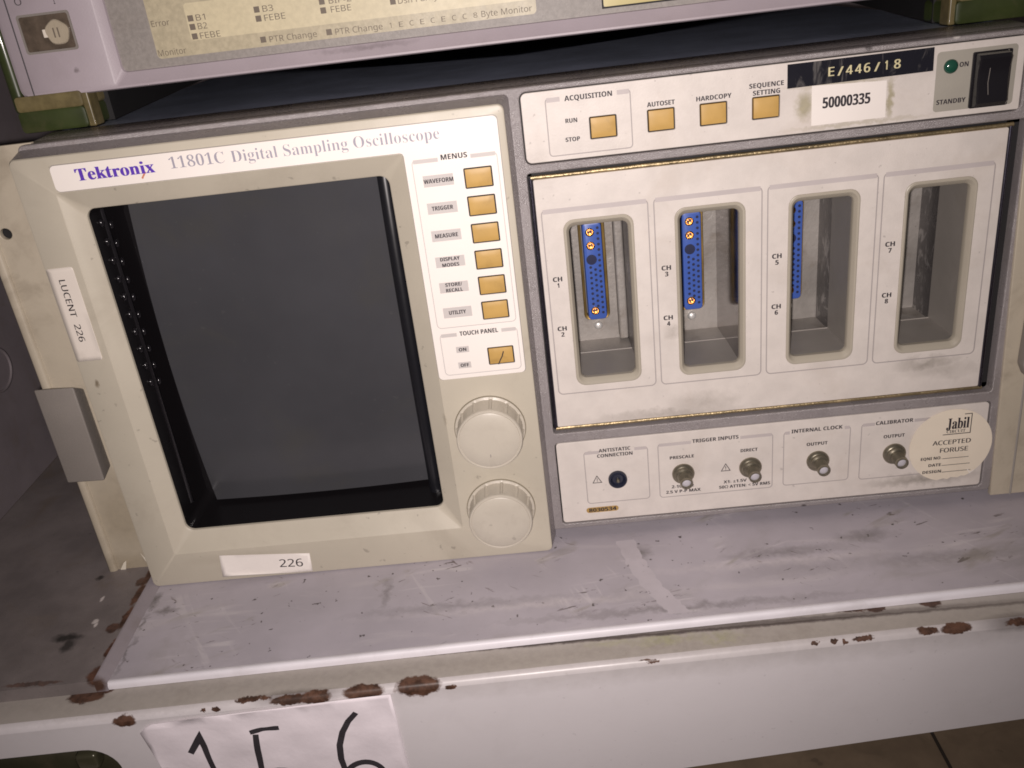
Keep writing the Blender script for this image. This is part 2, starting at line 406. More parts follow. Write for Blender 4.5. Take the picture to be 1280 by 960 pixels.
def ribbon(pts, wd, closed=False):
    """quads along a 2-D polyline"""
    n = len(pts); L, R = [], []
    for i in range(n):
        p = Vector(pts[i]).to_2d()
        a = Vector(pts[i-1]).to_2d() if (i > 0 or closed) else p
        b = Vector(pts[(i+1) % n]).to_2d() if (i < n-1 or closed) else p
        d = (b-p).normalized() if (b-p).length > 1e-9 else Vector((0, 0))
        e = (p-a).normalized() if (p-a).length > 1e-9 else d
        if d.length == 0: d = e
        t = (d+e); t = t.normalized() if t.length > 1e-6 else d
        nr = Vector((-t.y, t.x)); k = max(.4, nr.dot(Vector((-d.y, d.x))))
        ww = wd if not callable(wd) else wd(i/(n-1))
        L.append(p+nr*ww/2/k); R.append(p-nr*ww/2/k)
    out = []
    rng = n if closed else n-1
    for i in range(rng):
        j = (i+1) % n
        out.append([R[i], R[j], L[j], L[i]])
    return out

def rect(x0, x1, z0, z1): return [(x0, z0), (x1, z0), (x1, z1), (x0, z1)]

def group_box(parent, y, x0, x1, z0, z1, r=2, wd=.45, top=1.4, gap=None, m=None, fade=True, name='printed_border'):
    m = m or M_printg
    n = 5
    pts = rr(x0, x1, z0, z1, r, n)
    loops = []; bars = []
    k = n+1
    if gap:
        path = [(gap[0], z1)] + pts[3*k:] + pts[:3*k] + [(gap[1], z1)]
        # order: left-top corner, bottom-left, bottom-right, top-right
        loops += ribbon(path, wd)
        bars.append(rect(x0+r*.3, gap[0], z1-top*.8, z1+wd/2)); bars.append(rect(gap[1], x1-r*.3, z1-top*.8, z1+wd/2))
    else:
        loops += ribbon(pts, wd, True)
        bars.append(rect(x0+r*.3, x1-r*.3, z1-top*.8, z1+wd/2))
    for b_ in bars: flat('printed_bar', [b_], y-.05, parent, m if m is M_printl else M_printm)
    return flat(name, loops, y, parent, m)

_tc = {}
def text_mesh(s, thin=0.0):
    cu = bpy.data.curves.new('tmp', 'FONT'); cu.body = s; cu.offset = -thin; cu.resolution_u = 3
    o = bpy.data.objects.new('tmp', cu); COL.objects.link(o)
    dg = bpy.context.evaluated_depsgraph_get()
    me = bpy.data.meshes.new_from_object(o.evaluated_get(dg))
    bpy.data.objects.remove(o); bpy.data.curves.remove(cu)
    return me

def sans(s, b=False):
    out = ''
    for ch in s:
        if 'A' <= ch <= 'Z': out += chr((0x1D5D4 if b else 0x1D5A0)+ord(ch)-65)
        elif 'a' <= ch <= 'z': out += chr((0x1D5EE if b else 0x1D5BA)+ord(ch)-97)
        elif '0' <= ch <= '9': out += chr((0x1D7EC if b else 0x1D7E2)+ord(ch)-48)
        else: out += ch
    return out

def serif(s):
    out = ''
    for ch in s:
        if 'A' <= ch <= 'Z': out += chr(0x1D400+ord(ch)-65)
        elif 'a' <= ch <= 'z': out += chr(0x1D41A+ord(ch)-97)
        elif '0' <= ch <= '9': out += chr(0x1D7CE+ord(ch)-48)
        else: out += ch
    return out

CAPH = {}
def text(s, cx, cz, wd, h, y, parent, m, bold=0.0, rot=0.0, name='lettering', font=None, xf=None, thick=0.0, cap='H', label=None, skew=0, thin=0.0):
    if font is None and not bold and m is M_print: bold = .05
    """text fitted to width wd and cap height h; cz is the middle of the capitals; bold grows each glyph by copies"""
    body = serif(s) if font == 'serif' else sans(s, font == 'bold' or (font is None and m is M_print))
    key = serif(cap) if font == 'serif' else sans(cap, font == 'bold' or (font is None and m is M_print))
    if key not in CAPH:
        t = text_mesh(key); CAPH[key] = max(v.co.y for v in t.vertices); bpy.data.meshes.remove(t)
    me = text_mesh(body, thin)
    xs = [v.co.x for v in me.vertices]
    x0, x1 = min(xs), max(xs)
    sx = wd/(x1-x0); sz = h/CAPH[key]
    base = [((v.co.x-(x0+x1)/2)*sx, v.co.y*sz-h/2) for v in me.vertices]
    polys = [tuple(p.vertices) for p in me.polygons]
    bpy.data.meshes.remove(me)
    V, F = [], []
    offs = [(0, 0)] if not bold else [(-bold, 0), (bold, 0), (0, 0)]
    cr, sr = math.cos(math.radians(rot)), math.sin(math.radians(rot))
    for k, (ox, oz) in enumerate(offs):
        b = len(V)
        for (px, pz) in base:
            qx, qz = px+ox+pz*skew, pz+oz
            V.append((cx+qx*cr-qz*sr, y-.004*k, cz+qx*sr+qz*cr))
        F += [tuple(b+i for i in p) for p in polys]
    if xf: V = [xf(*v) for v in V]
    me = bpy.data.meshes.new(name); me.from_pydata(V, [], F); me.update()
    o = link_mesh(name, me, parent, m, label)
    if thick:
        so = o.modifiers.new('thick', 'SOLIDIFY'); so.thickness = thick*MM; so.offset = 0
    return o

def lathe(name, prof, cx, y0, cz, parent, m, segs=32, label=None, mod=None, smooth=True, cap=True, deg=35):
    """prof: list of (radius, out) with out measured towards the viewer from y0"""
    V, F = [], []
    for (r, d) in prof:
        for i in range(segs):
            t = 2*math.pi*i/segs
            q = r if mod is None else mod(r, d, t)
            V.append((cx+q*math.cos(t), y0-d, cz+q*math.sin(t)))
    for k in range(len(prof)-1):
        for i in range(segs):
            a, b = k*segs+i, k*segs+(i+1) % segs
            F.append((a, b, b+segs, a+segs))
    if cap: F.append(tuple(range((len(prof)-1)*segs, len(prof)*segs)))
    o = mesh_obj(name, V, F, parent, m, label, smooth)
    if smooth: sharp(o, deg)
    return o

def tri_sign(cx, cz, s, y, parent):
    p = [(cx-s*.55, cz-s*.45), (cx+s*.55, cz-s*.45), (cx, cz+s*.55)]
    lp = ribbon(p, .38, True) + [rect(cx-.18, cx+.18, cz-.15*s, cz+.2*s), rect(cx-.18, cx+.18, cz-.33*s, cz-.23*s)]
    flat('warning_triangle', lp, y, parent, M_print)

# ================================================================== THE SETTING
def struct(o): o['kind'] = 'structure'; return o
fx0, fx1, fy0, fy1 = -1800, 1800, -1500, 1500
struct(box('floor', fx0, fx1, fy0, fy1, -540, -520, None, M_floor))
j = mesh_obj('floor_joint', [(280.5, -300, -519.5), (283.5, -300, -519.5), (296, 640, -519.5), (293, 640, -519.5)], [(0, 1, 2, 3)], None, M_joint); struct(j)
wl = struct(box('wall', -1800, 1800, 1000, 1020, -520, 900, None, M_wall))

# ------------------------------------------------------------------ the steel rack the instruments stand in
rack = thing('steel_rack', 'white steel rack with grey shelf and chipped, rusty front beam under the oscilloscope', 'rack', rk(0, 150, -254))
# front beam: top flange + rounded edge + face, with the oval slot cut in its left end
def beam():
    prof = [(-79.5, -190.0), (-95.2, -190.0), (-96.9, -190.35), (-98.0, -191.4), (-98.5, -193.2)]
    xs = [-420+ i*20 for i in range(43)]
    for nm, pr, mm in (('beam_flange', prof[:2], M_flange), ('beam_edge', prof[1:], M_beam)):
        V, F = [], []
        for x in xs:
            for (y, z) in pr: V.append((x, y, z))
        n = len(pr)
        for i in range(len(xs)-1):
            for k in range(n-1):
                a = i*n+k; F.append((a, a+1, a+n+1, a+n))
        mesh_obj(nm, V, F, rack, mm, smooth=True, xf=rk)
    zb = lambda x: -261.5+.057*x if x > -50 else -264.4
    outer = [(-420, -193.2), (-420, -264.4), (-50, -264.4), (430, zb(430)), (430, -193.2)]
    hole = rr(-330, -222, -240, -207.6, 15, 8)
    outer = outer[::-1]
    p = plate('beam_face', outer, [hole], -98.5, -94, rack, M_beam, xf=rk)
    mesh_obj('beam_return', [(-420, -94, -264.2), (-50, -94, -264.2), (430, -94, zb(430)), (430, -60, zb(430)), (-50, -60, -264.2), (-420, -60, -264.2)],
             [(0, 1, 4, 5), (1, 2, 3, 4)], rack, M_beam, xf=rk)
beam()
box('slot_bracket', -345, -205, -80, -76, -262, -192, rack, M_olive, 1, xf=rk)
box('slot_bolt', -251, -240, -88, -80, -232, -222, rack, M_olive, 2, xf=rk)
# the shelf tray with its rolled front lip
def tray():
    prof = [(420, -186.6), (-76.6, -186.6), (-77.2, -186.4), (-78.0, -186.15), (-79.0, -186.25), (-79.8, -186.9), (-80.0, -188.2), (-80.0, -189.8)]
    xs = [-226.2]+[-220+i*20 for i in range(33)]
    def mk(name, pr, m):
        V, F = [], []; n = len(pr)
        for x in xs:
            for (y, z) in pr: V.append((x, y, z))
        for i in range(len(xs)-1):
            for k in range(n-1):
                a = i*n+k; F.append((a, a+1, a+n+1, a+n))
        mesh_obj(name, V, F, rack, m, smooth=True, xf=rk)
    mk('shelf_tray', prof[:2], M_sheet)
    mk('shelf_lip', prof[1:], M_lip)
tray()
def residue():
    pts = [(30.5, -10), (33, -30), (38, -50), (44.5, -66), (48.5, -74)]
    P = []
    for i in range(len(pts)-1):
        a, b = Vector(pts[i]), Vector(pts[i+1]); P += [a.lerp(b, t/8) for t in range(8)]
    V = []; F = []
    for i, p in enumerate(P):
        wv = 5.0+.5*math.sin(i*1.7)+.35*random.uniform(-1, 1)
        V += [(p.x-wv, p.y, -186.52), (p.x+wv+.4*random.uniform(-1, 1), p.y, -186.52)]
    for i in range(len(P)-1): F.append((2*i, 2*i+1, 2*i+3, 2*i+2))
    mesh_obj('tape_residue', V, F, rack, M_residue, xf=rk)
residue()
# raised side ledge under the left flange, its slanting inner edge
mesh_obj('side_ledge', [(-358, -80.5, -183.2), (-231.8, -80.5, -183.2), (-231.8, 420, -183.2), (-358, 420, -183.2),
                        (-358, -80.5, -190), (-231.8, -80.5, -190)], [(0, 1, 2, 3), (4, 5, 1, 0)], rack, M_ledge, xf=rk)
V = []; F = []
N = 60
for i in range(N+1):
    y = -80.5+i*(500.5/N)
    jg = random.uniform(-.25, .35)
    V += [(-231.8, y, -183.15), (-231.0, y, -183.3), (-226.2+jg, y, -186.55), (-226.0+jg, y, -186.9)]
for i in range(N):
    for k in range(3):
        a = i*4+k; F.append((a, a+1, a+5, a+4))
V += [(-231.8, -80.5, -190), (-226, -80.5, -190)]
F.append((0, 1, 2, 3, len(V)-1, len(V)-2))
mesh_obj('ledge_edge', V, F, rack, M_edgep, xf=rk)
box('side_wall', -372, -358, -60, 420, -183, 520, rack, M_wall, xf=rk)
box('back_panel', -372, 520, 640, 646, -520, 600, rack, M_wall, xf=rk)
# round dark grommet on the side wall
def grom():
    V, F = [], []; n = 40
    for k, (r, d) in enumerate(((15, 0), (15, 1), (13.6, 1.2), (13.4, 0))):
        for i in range(n):
            t = 2*math.pi*i/n; V.append((-358+d, 134+r*1.15*math.cos(t), -101+r*math.sin(t)))
    for k in range(3):
        for i in range(n):
            a, b = k*n+i, k*n+(i+1) % n; F.append((a, b, b+n, a+n))
    mesh_obj('grommet', V, F, rack, M_wall, smooth=True, xf=rk)
grom()

# ------------------------------------------------------------------ hand-written note on the beam
note_outer = [(-207.4, -200.4), (-204, -197.2), (-200.6, -195.6), (-175, -194.6), (-140, -193.9), (-110, -192.9), (-89.6, -192.6), (-89.2, -215), (-88.6, -243),
              (-88.8, -262), (-120, -263), (-160, -262.5), (-199, -262), (-201.5, -240), (-203.4, -223.6), (-205.6, -210)]
def paper_xf(x, y, z):
    u = .45*math.sin(x*.21+z*.13)+.35*math.sin(x*.09-z*.31)+.5*abs(math.sin(x*.055+.6))+.3*abs(math.sin(z*.11+x*.02))
    return rk(x, y-.25-abs(u)*.55, z)
V, F = [], []
def inside(px, pz, poly):
    c = False; n = len(poly)
    for i in range(n):
        (x1, z1), (x2, z2) = poly[i], poly[i-1]
        if (z1 > pz) != (z2 > pz) and px < (x2-x1)*(pz-z1)/(z2-z1)+x1: c = not c
    return c
from mathutils.geometry import delaunay_2d_cdt
def sheet_mesh(name, outer, step, y, parent, m, xf, label=None):
    pts = [Vector(p) for p in outer]; ne = len(pts)
    edges = [(i, (i+1) % ne) for i in range(ne)]
    xs = [p[0] for p in outer]; zs = [p[1] for p in outer]
    x = min(xs)
    while x < max(xs):
        z = min(zs)
        while z < max(zs):
            if inside(x, z, outer): pts.append(Vector((x, z)))
            z += step
        x += step
    vo, eo, fo, *_ = delaunay_2d_cdt(pts, edges, [], 1, 1e-5)
    V = [xf(p.x, y, p.y) for p in vo]
    me = bpy.data.meshes.new(name); me.from_pydata(V, [], [tuple(f) for f in fo]); me.update()
    o = link_mesh(name, me, parent, m, label, smooth=True)
    so = o.modifiers.new('thick', 'SOLIDIFY'); so.thickness = .12*MM; so.offset = 0
    return o
note = thing('paper_note', 'creased white paper note with black handwritten digits on the front beam of the rack', 'note', rk(-148, -99.2, -262))
sheet_mesh('sheet', note_outer, 4, -98.75, note, M_note, paper_xf)
def ink(name, pts, wd=3.0):
    P = []
    for i in range(len(pts)-1):
        a, b = Vector(pts[i]), Vector(pts[i+1]); k = max(2, int((b-a).length/1.5))
        P += [a.lerp(b, t/k) for t in range(k)]
    P.append(Vector(pts[-1]))
    lp = ribbon([tuple(p) for p in P], lambda t: wd*(1+.12*math.sin(t*9)))
    V, F = [], []
    for l in lp:
        b = len(V); V += [(p[0], -98.75-.22, p[1]) for p in l]; F.append((b, b+1, b+2, b+3))
    V = [paper_xf(*v) for v in V]
    me = bpy.data.meshes.new(name); me.from_pydata(V, [], F); me.update()
    link_mesh(name, me, note, M_ink)
def arc(cx, cz, rx, rz, a0, a1, n=14): return [(cx+rx*math.cos(math.radians(a0+(a1-a0)*i/n)), cz+rz*math.sin(math.radians(a0+(a1-a0)*i/n))) for i in range(n+1)]
ink('ink_stroke', [(-187.6, -215.5), (-184, -210.5), (-181.2, -206.4), (-180.6, -211), (-179.6, -226.9), (-178, -247)], 2.9)
ink('ink_stroke', [(-157.6, -206.6), (-152, -205.6), (-143.8, -205.6)], 2.3)
ink('ink_stroke', [(-155.2, -208), (-156.4, -218), (-157.4, -230)]+arc(-150, -240, 10, 9, 120, -110), 2.7)
ink('ink_stroke', [(-107.0, -201.0), (-111.5, -206), (-115.5, -212.5), (-118.2, -220), (-119.2, -229), (-118.6, -238)]+arc(-109.5, -241, 9, 8.5, 180, 360)+arc(-109.5, -241, 9, 8.5, 0, 165), 2.7)

# ================================================================== THE OSCILLOSCOPE
osc = thing('oscilloscope', 'beige and grey sampling oscilloscope with a dark screen and four channel slots on the shelf', 'oscilloscope', (-3, 0, -186.5))
Y0 = 0.0
# case behind the front casting
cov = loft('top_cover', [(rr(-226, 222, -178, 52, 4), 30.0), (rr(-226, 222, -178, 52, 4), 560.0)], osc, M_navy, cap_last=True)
for fxp in (-190, 190):
    for fyp in (60, 500):
        box('foot', fxp-14, fxp+14, fyp-14, fyp+14, -186.6, -178, osc, M_black, 1.5)

# grey casting: outer skin rolled back to the cover, holes for the three fields
FX0, FX1, FZ0, FZ1 = -229.0, 227.2, -181.2, 50.7
hole_top = rr(-1.6, 218.2, 16.6, 48.4, 3.2)
hole_door = rr(-1.6, 221.6, -122.2, 12.8, 1.6)
hole_low = rr(-1.7, 222.2, -178.2, -127.8, 2.2)
hole_scr = rr(-224, -14, -176, 40, 3)
plate('front_frame', rr(FX0, FX1, FZ0, FZ1, 3.0), [hole_top, hole_door, hole_low, hole_scr], -1.0, 11.0, osc, M_grey, bev=.7, segs=3)
loft('frame_rim', [(rr(FX0+.2, FX1-.2, FZ0+.2, FZ1-.1, 3), 9.0), (rr(FX0+.2, FX1-.2, FZ0+.2, FZ1+.1, 3), 10.8), (rr(FX0+1, FX1-1, FZ0+1, 52.1, 3), 29.0), (rr(FX0+3, FX1-3, FZ0+3, 51.4, 3), 31.0)], osc, M_grey)
box('inner_chassis', -222, 222, 7.5, 9.0, -176, 12.0, osc, M_gap) if False else None
# dark backing behind top strip, low strip and bezel so that gaps read black
for (a, b, c, d) in ((-3, 220, 15, 50), (-3, 224, -180, -126)):
    box('gap_backing', a, b, 4.0, 6.0, c, d, osc, M_gap)

# ---- display module
BX0, BX1, BZ0, BZ1 = -228.4, -8.6, -186.2, 46.2
bez = loft('display_bezel', [
    (rr(BX0-.1, BX1+.15, BZ0, BZ1+.15, 2.8), -12.0),
    (rr(BX0+.2, BX1-.1, BZ0+.3, BZ1-.3, 2.8), -12.7),
    (rr(BX0+1.0, BX1-1.0, BZ0+1.0, BZ1-1.3, 2.4), -13.0),
    (rr(-211.6, -54.6, -166.4, 30.0, 1.2), -13.0),
    (rr(-211.2, -55.0, -166.0, 29.6, 1.4), -12.6),
    (rr(-203.4, -62.5, -155.2, 21.6, 4.2), -9.6),
    (rr(-202.8, -63.1, -154.5, 21.0, 4.4), -8.9),
    (rr(-202.7, -63.2, -154.4, 20.9, 4.4), -7.6)], osc, M_bezel)
loft('module_side', [(rr(-229.6, -6.2, -186.2, 48.7, 2.4), -.9), (rr(BX0-.15, BX1+.2, BZ0+.05, BZ1+.2, 2.8), -12.0)], bez, M_grey)
liner = loft('screen_surround', [
    (rr(-202.8, -63.1, -154.5, 21.0, 4.4), -7.7),
    (rr(-202.6, -63.5, -154.3, 20.6, 4.2), 2.0),
    (rr(-202.2, -65.0, -153.6, 19.6, 4.2), 15.0),
    (rr(-200, -68, -152, 17.5, 6), 22.0)], osc, M_liner, cap_last=True)
# rolled black rim at the right of the glass which catches the flash
rim_p = []
for k in range(9):
    t = math.radians(-100+k*22)
    rim_p.append((2.4*math.cos(t), 2.4*math.sin(t)))
def swept(name, prof, path, parent, m):
    V, F = [], []; n = len(prof)
    for (x, y, z) in path:
        for (a, b) in prof: V.append((x+a, y+b, z))
    for i in range(len(path)-1):
        for k in range(n-1):
            a = i*n+k; F.append((a, a+1, a+n+1, a+n))
    return mesh_obj(name, V, F, parent, m, smooth=True)
swept('surround_bead', [(3.6*math.cos(math.radians(200+k*16)), 3.6*math.sin(math.radians(200+k*16))) for k in range(11)],
      [(-68.6, 8.6+4.6*(max(0, i-11)/9)**2, -158+i*8.9) for i in range(21)], liner, M_bead)
# cathode ray tube: convex face with bulging sides
def crt():
    nx, nz = 28, 34
    x0, x1, z0, z1 = -192.6, -70.8, -150.8, 30.0
    V, F = [], []
    for j in range(nz+1):
        v = j/nz*2-1
        for i in range(nx+1):
            u = i/nx*2-1
            cx, cz = (x0+x1)/2, (z0+z1)/2; hx, hz = (x1-x0)/2, (z1-z0)/2
            # superellipse-like rounding of corners plus bulging sides
            bx = 1+.050*(1-v*v); bz = 1+.006*(1-u*u)
            V.append((cx+u*hx*(bx if u < 0 else 1+.012*(1-v*v)), 11.8+1.0*(u*u)+1.8*(v*v), cz+v*hz*bz))
    for j in range(nz):
        for i in range(nx):
            a = j*(nx+1)+i; F.append((a, a+1, a+nx+2, a+nx+1))
    o = mesh_obj('screen', V, F, osc, M_screen, smooth=True)
crt()
# touch sensors in the left wall
def sensor(x, y, z):
    V, F = [], []
    me = bpy.data.meshes.new('touch_sensor'); bm = bmesh.new()
    bmesh.ops.create_uvsphere(bm, u_segments=10, v_segments=6, radius=1.7)
    for v in bm.verts: v.co = Vector((v.co.x*.8+x, v.co.y+y, v.co.z*1.3+z))
    bm.to_mesh(me); bm.free()
    link_mesh('touch_sensor', me, liner, M_black, smooth=True)
for i in range(10):
    sensor(-202.2, 1.0, 12-i*9.2)
    sensor(-201.9, 9.0, 9-i*9.2)
swept('surround_rib', [(0, -1.2), (1.1, -.6), (1.3, .4), (0, 1.0)], [(-202.5, 5.2, 18-i*10.2) for i in range(17)], liner, M_black)

# ---- white film on the display module: strip along the top with the menu column down its right side
def l_shape(gx=0.0):
    r = 2.2
    a = gx
    pts = []
    def corner(cx, cz, rr_, a0, a1, n=5):
        for i in range(n+1):
            t = math.radians(a0+(a1-a0)*i/n); pts.append((cx+rr_*math.cos(t), cz+rr_*math.sin(t)))
    x0, x1, xm, zt, zm, zb = -210.4-a, -11.9+a, -54.2-a, 42.1+a, 30.6-a, -79.4-a
    corner(x0+r, zt-r, r, 90, 180); corner(x0+r, zm+r, r, 180, 270)
    pts.append((xm-1.6, zm)); pts.append((xm-.5, zm-.4)); pts.append((xm, zm-1.6))
    corner(xm+r, zb+r, r, 180, 270); corner(x1-r, zb+r, r, 270, 360); corner(x1-r, zt-r, r, 0, 90)
    return pts
BTN_Z = [16.5, 4.0, -8.6, -21.1, -33.6, -45.9, -69.4]
bw, bh = 11.4, 7.9
def btn_loop(cx, cz, w_, h_, r=.6): return rr(cx-w_/2, cx+w_/2, cz-h_/2, cz+h_/2, r, 3)
flat('film_edge', [l_shape(.35)], -13.06, bez, M_inner)
film = plate('menu_faceplate', l_shape(), [btn_loop(-22.8, z, bw+1.3, bh+1.3) for z in BTN_Z], -13.75, -13.1, osc, M_label)
for z in BTN_Z: flat('button_gap_shade', [btn_loop(-22.8, z, bw+1.5, bh+1.5)], -13.12, film, M_gap)  # flat black sheets paint the shade in the gap round each button

def button(cx, cz, w_, h_, yb, yf, label):
    """pillow-fronted key"""
    tilt = random.uniform(-.09, .09)
    nx, nz = 8, 6; V, F = [], []
    for j in range(nz+1):
        for i in range(nx+1):
            u, v = i/nx*2-1, j/nz*2-1
            V.append((cx+u*w_/2, yf-.28*(1-u**6)*(1-v**6)-(.20+tilt)*(1-v*v)-tilt*u, cz+v*h_/2))
    for j in range(nz):
        for i in range(nx):
            a = j*(nx+1)+i; F.append((a, a+1, a+nx+2, a+nx+1))
    b = len(V)
    ring = [i for i in range(nx+1)]+[j*(nx+1)+nx for j in range(1, nz+1)]+[nz*(nx+1)+i for i in range(nx-1, -1, -1)]+[j*(nx+1) for j in range(nz-1, 0, -1)]
    for r in ring: V.append((V[r][0], yb, V[r][2]))
    n = len(ring)
    for k in range(n): F.append((ring[k], ring[(k+1) % n], b+(k+1) % n, b+k))
    o = mesh_obj('push_button', V, F, osc, M_button if 'speck' not in label else M_button, label, smooth=True)
    sharp(o, 40)
    return o
names = ['waveform', 'trigger', 'measure', 'display modes', 'store and recall', 'utility', 'touch panel']
for z, n in zip(BTN_Z, names): button(-22.8, z, bw, bh, -13.1, -13.9, 'tan %s button' % n)
flat('scratch_mark', ribbon([(-24.5, -73.6), (-23.4, -71.4), (-22.3, -69.6), (-21.4, -67)], .55), -14.85, film, M_print)

YP = -13.80
text('Tektronix', -181.9, 37.1, 35.4, 5.2, YP, film, M_purple, bold=.16, font='serif')
flat('pencil_mark', ribbon([(-170.8, 30.8+1.6), (-168.6, 35.2)], .8), YP, film, M_red)
text('11801C', -144.8, 37.6, 24.6, 4.9, YP, film, M_title, font='serif', thin=.010)
text('Digital Sampling Oscilloscope', -83.4, 37.4, 92.0, 4.9, YP, film, M_title, font='serif', thin=.010)
group_box(film, YP, -51.2, -13.6, -52.6, 26.8, 2, .4, 2.0, gap=(-39.6, -25.2), m=M_printl)
text('MENUS', -32.4, 26.9, 11.6, 2.3, YP, film, M_print)
group_box(film, YP, -50.8, -13.7, -77.2, -55.8, 2, .4, 2.0, gap=(-42.6, -21.2), m=M_printl)
text('TOUCH PANEL', -32.0, -56.2, 18.4, 2.2, YP, film, M_print)
LZ = [17.1, 4.8, -7.9, -20.3, -32.7, -45.2]
for z in LZ: flat('label_field', [rect(-47.4, -33.9, z-2.55, z+2.55)], YP+.02, film, M_printl)
for z, wd in ((-64.4, 6.2), (-72.6, 6.2)): flat('label_field', [rect(-40.9-wd/2, -40.9+wd/2, z-1.6, z+1.6)], YP+.02, film, M_printl)
YQ = YP-.03
text('WAVEFORM', -40.6, 17.1, 13.2, 1.9, YQ, film, M_print)
text('TRIGGER', -40.6, 4.8, 9.6, 1.9, YQ, film, M_print)
text('MEASURE', -40.6, -7.9, 10.4, 1.9, YQ, film, M_print)
text('DISPLAY', -40.6, -19.0, 9.0, 1.7, YQ, film, M_print); text('MODES', -40.6, -21.8, 7.8, 1.7, YQ, film, M_print)
text('STORE/', -40.6, -31.4, 7.8, 1.7, YQ, film, M_print); text('RECALL', -40.6, -34.1, 7.8, 1.7, YQ, film, M_print)
text('UTILITY', -40.7, -45.2, 8.0, 1.9, YQ, film, M_print)
text('ON', -40.9, -64.4, 3.6, 1.7, YQ, film, M_print); text('OFF', -40.9, -72.6, 4.0, 1.7, YQ, film, M_print)

# ---- knobs
def knob(cx, cz, label):
    flat('knob_gap_shade', [[(cx+18.1*math.cos(t*math.pi/24), cz+18.1*math.sin(t*math.pi/24)) for t in range(48)]], -13.03, bez, M_knobshade)  # shadow gap under the knob, painted as a darker disc
    def md(r, d, t):
        if 1.2 < d < 11.4:
            a = (t/(2*math.pi)*12+.25) % 1.0
            return r - (.7 if .05 < a < .95 else 0) + (.25*math.sin(a*math.pi))
        return r
    k = lathe('control_knob', [(17.6, 0), (17.6, .8), (17.1, 1.21), (16.9, 1.3), (16.5, 6), (16.2, 11.3), (16.3, 11.45), (16.2, 12.6), (15.8, 13.2), (15.2, 13.3), (14.9, 13.0)],
              cx, -13.0, cz, osc, M_knob, segs=168, label=label, mod=md, deg=28)
    lathe('knob_cap', [(14.85, 12.4), (14.85, 13.1), (14.5, 13.35), (8, 13.5), (.01, 13.55)], cx, -13.0, cz, k, M_knob, segs=64, cap=False)
    return k
knob(-32.9, -108.6, 'upper beige fluted knob'); knob(-33.0, -156.6, 'lower beige fluted knob')
flat('knob_mark', [rect(-33.6, -33.1, -117.8, -116.2)], -26.62, osc, M_inner)

# ---- stickers on the display module
def sticker(name, pts, y, m, label, th=.12, parent=osc):
    return plate(name, pts, [], y-th, y, parent, m, label=label)
def curl(corner, rad, up):
    def f(x, y, z):
        d = math.hypot(x-corner[0], z-corner[1])
        return (x, y - up*max(0, 1-d/rad)**2, z)
    return f
def soft_sticker(name, pts, y, m, label, corner, rad, up): return sheet_mesh(name, pts, 2.5, y-.1, osc, m, curl(corner, rad, up), label)
s = soft_sticker('number_sticker', [(-188.4, -182.4), (-139.5, -185.2), (-138.9, -173.3), (-187.6, -169.4)], -13.02, M_paper, 'small white sticker under the screen', (-188.4, -182.4), 16, 1.6)
text('226', -150.1, -178.4, 12.6, 5.0, -13.18, s, M_print, rot=-3.6, font='plain', bold=.06)
s = soft_sticker('name_sticker', rr(-227.7, -214.9, -50.6, -3.6, 1.2), -13.02, M_lucent, 'tall worn white sticker left of the screen', (-214.9, -50.6), 7, .25)
text('LUCENT', -221.8, -18.6, 18.4, 3.0, -13.18, s, M_print, rot=-90, font='plain', bold=.09)
text('226', -221.8, -36.0, 8.8, 3.0, -13.18, s, M_print, rot=-90, font='plain', bold=.09)
flat('crease', ribbon([(-217.0, -41), (-218.0, -44.2), (-219.6, -47.6)], lambda t: .7*(1-.6*t)), -13.16, s, M_inner)

# ---- left mounting flange and its handle, mirrored on the right
def flange(side):
    if side < 0:
        xo, xi = -258.6, -224.0
        e = plate('mounting_flange', [(xo, -184.0), (xi, -184.0), (xi, 51.2), (xo-.8, 51.2)], [[(-250.0+2.9*math.cos(t*math.pi/8), 11.3+2.7*math.sin(t*math.pi/8)) for t in range(16)]], 3.0, 6.0, osc, M_ear, bev=.4)
        swept('flange_lip', [(0, 0), (-.2, -1.2), (.8, -2.0), (3.2, -2.0), (4.2, -1.4), (4.5, -.1)], [(-258.9, 3.05, -184), (-258.9, 3.05, -100), (-259.4, 3.05, 51.2)], e, M_ear)
        box('screw_hole', -254, -246, 6.2, 9, 7, 16, e, M_gap)
        mesh_obj('bent_tab', [(-253.5, 2.4, -184), (-250.0, 2.2, -184.1), (-247.5, 1.6, -177.0), (-249.5, 1.8, -178.5)], [(0, 1, 2, 3)], e, M_tab)
        mesh_obj('bent_tab', [(-238.6, 2.2, -173), (-233.2, 1.4, -182.6), (-235.4, 1.6, -183.4), (-237.4, 2.4, -179)], [(0, 1, 2, 3)], e, M_tab)
    else:
        e = plate('mounting_flange', [(227.2, -184.0), (262, -184.0), (258, 51.0), (220.4, 51.0)], [], -2.4, 1.0, osc, M_ear, bev=.5)
        swept('flange_lip', [(0, 0), (.3, -.5), (.9, -.5), (1.2, 0)], [(236.8, -2.45, -184), (234.0, -2.45, 51)], e, M_inner)
flange(-1); flange(1)
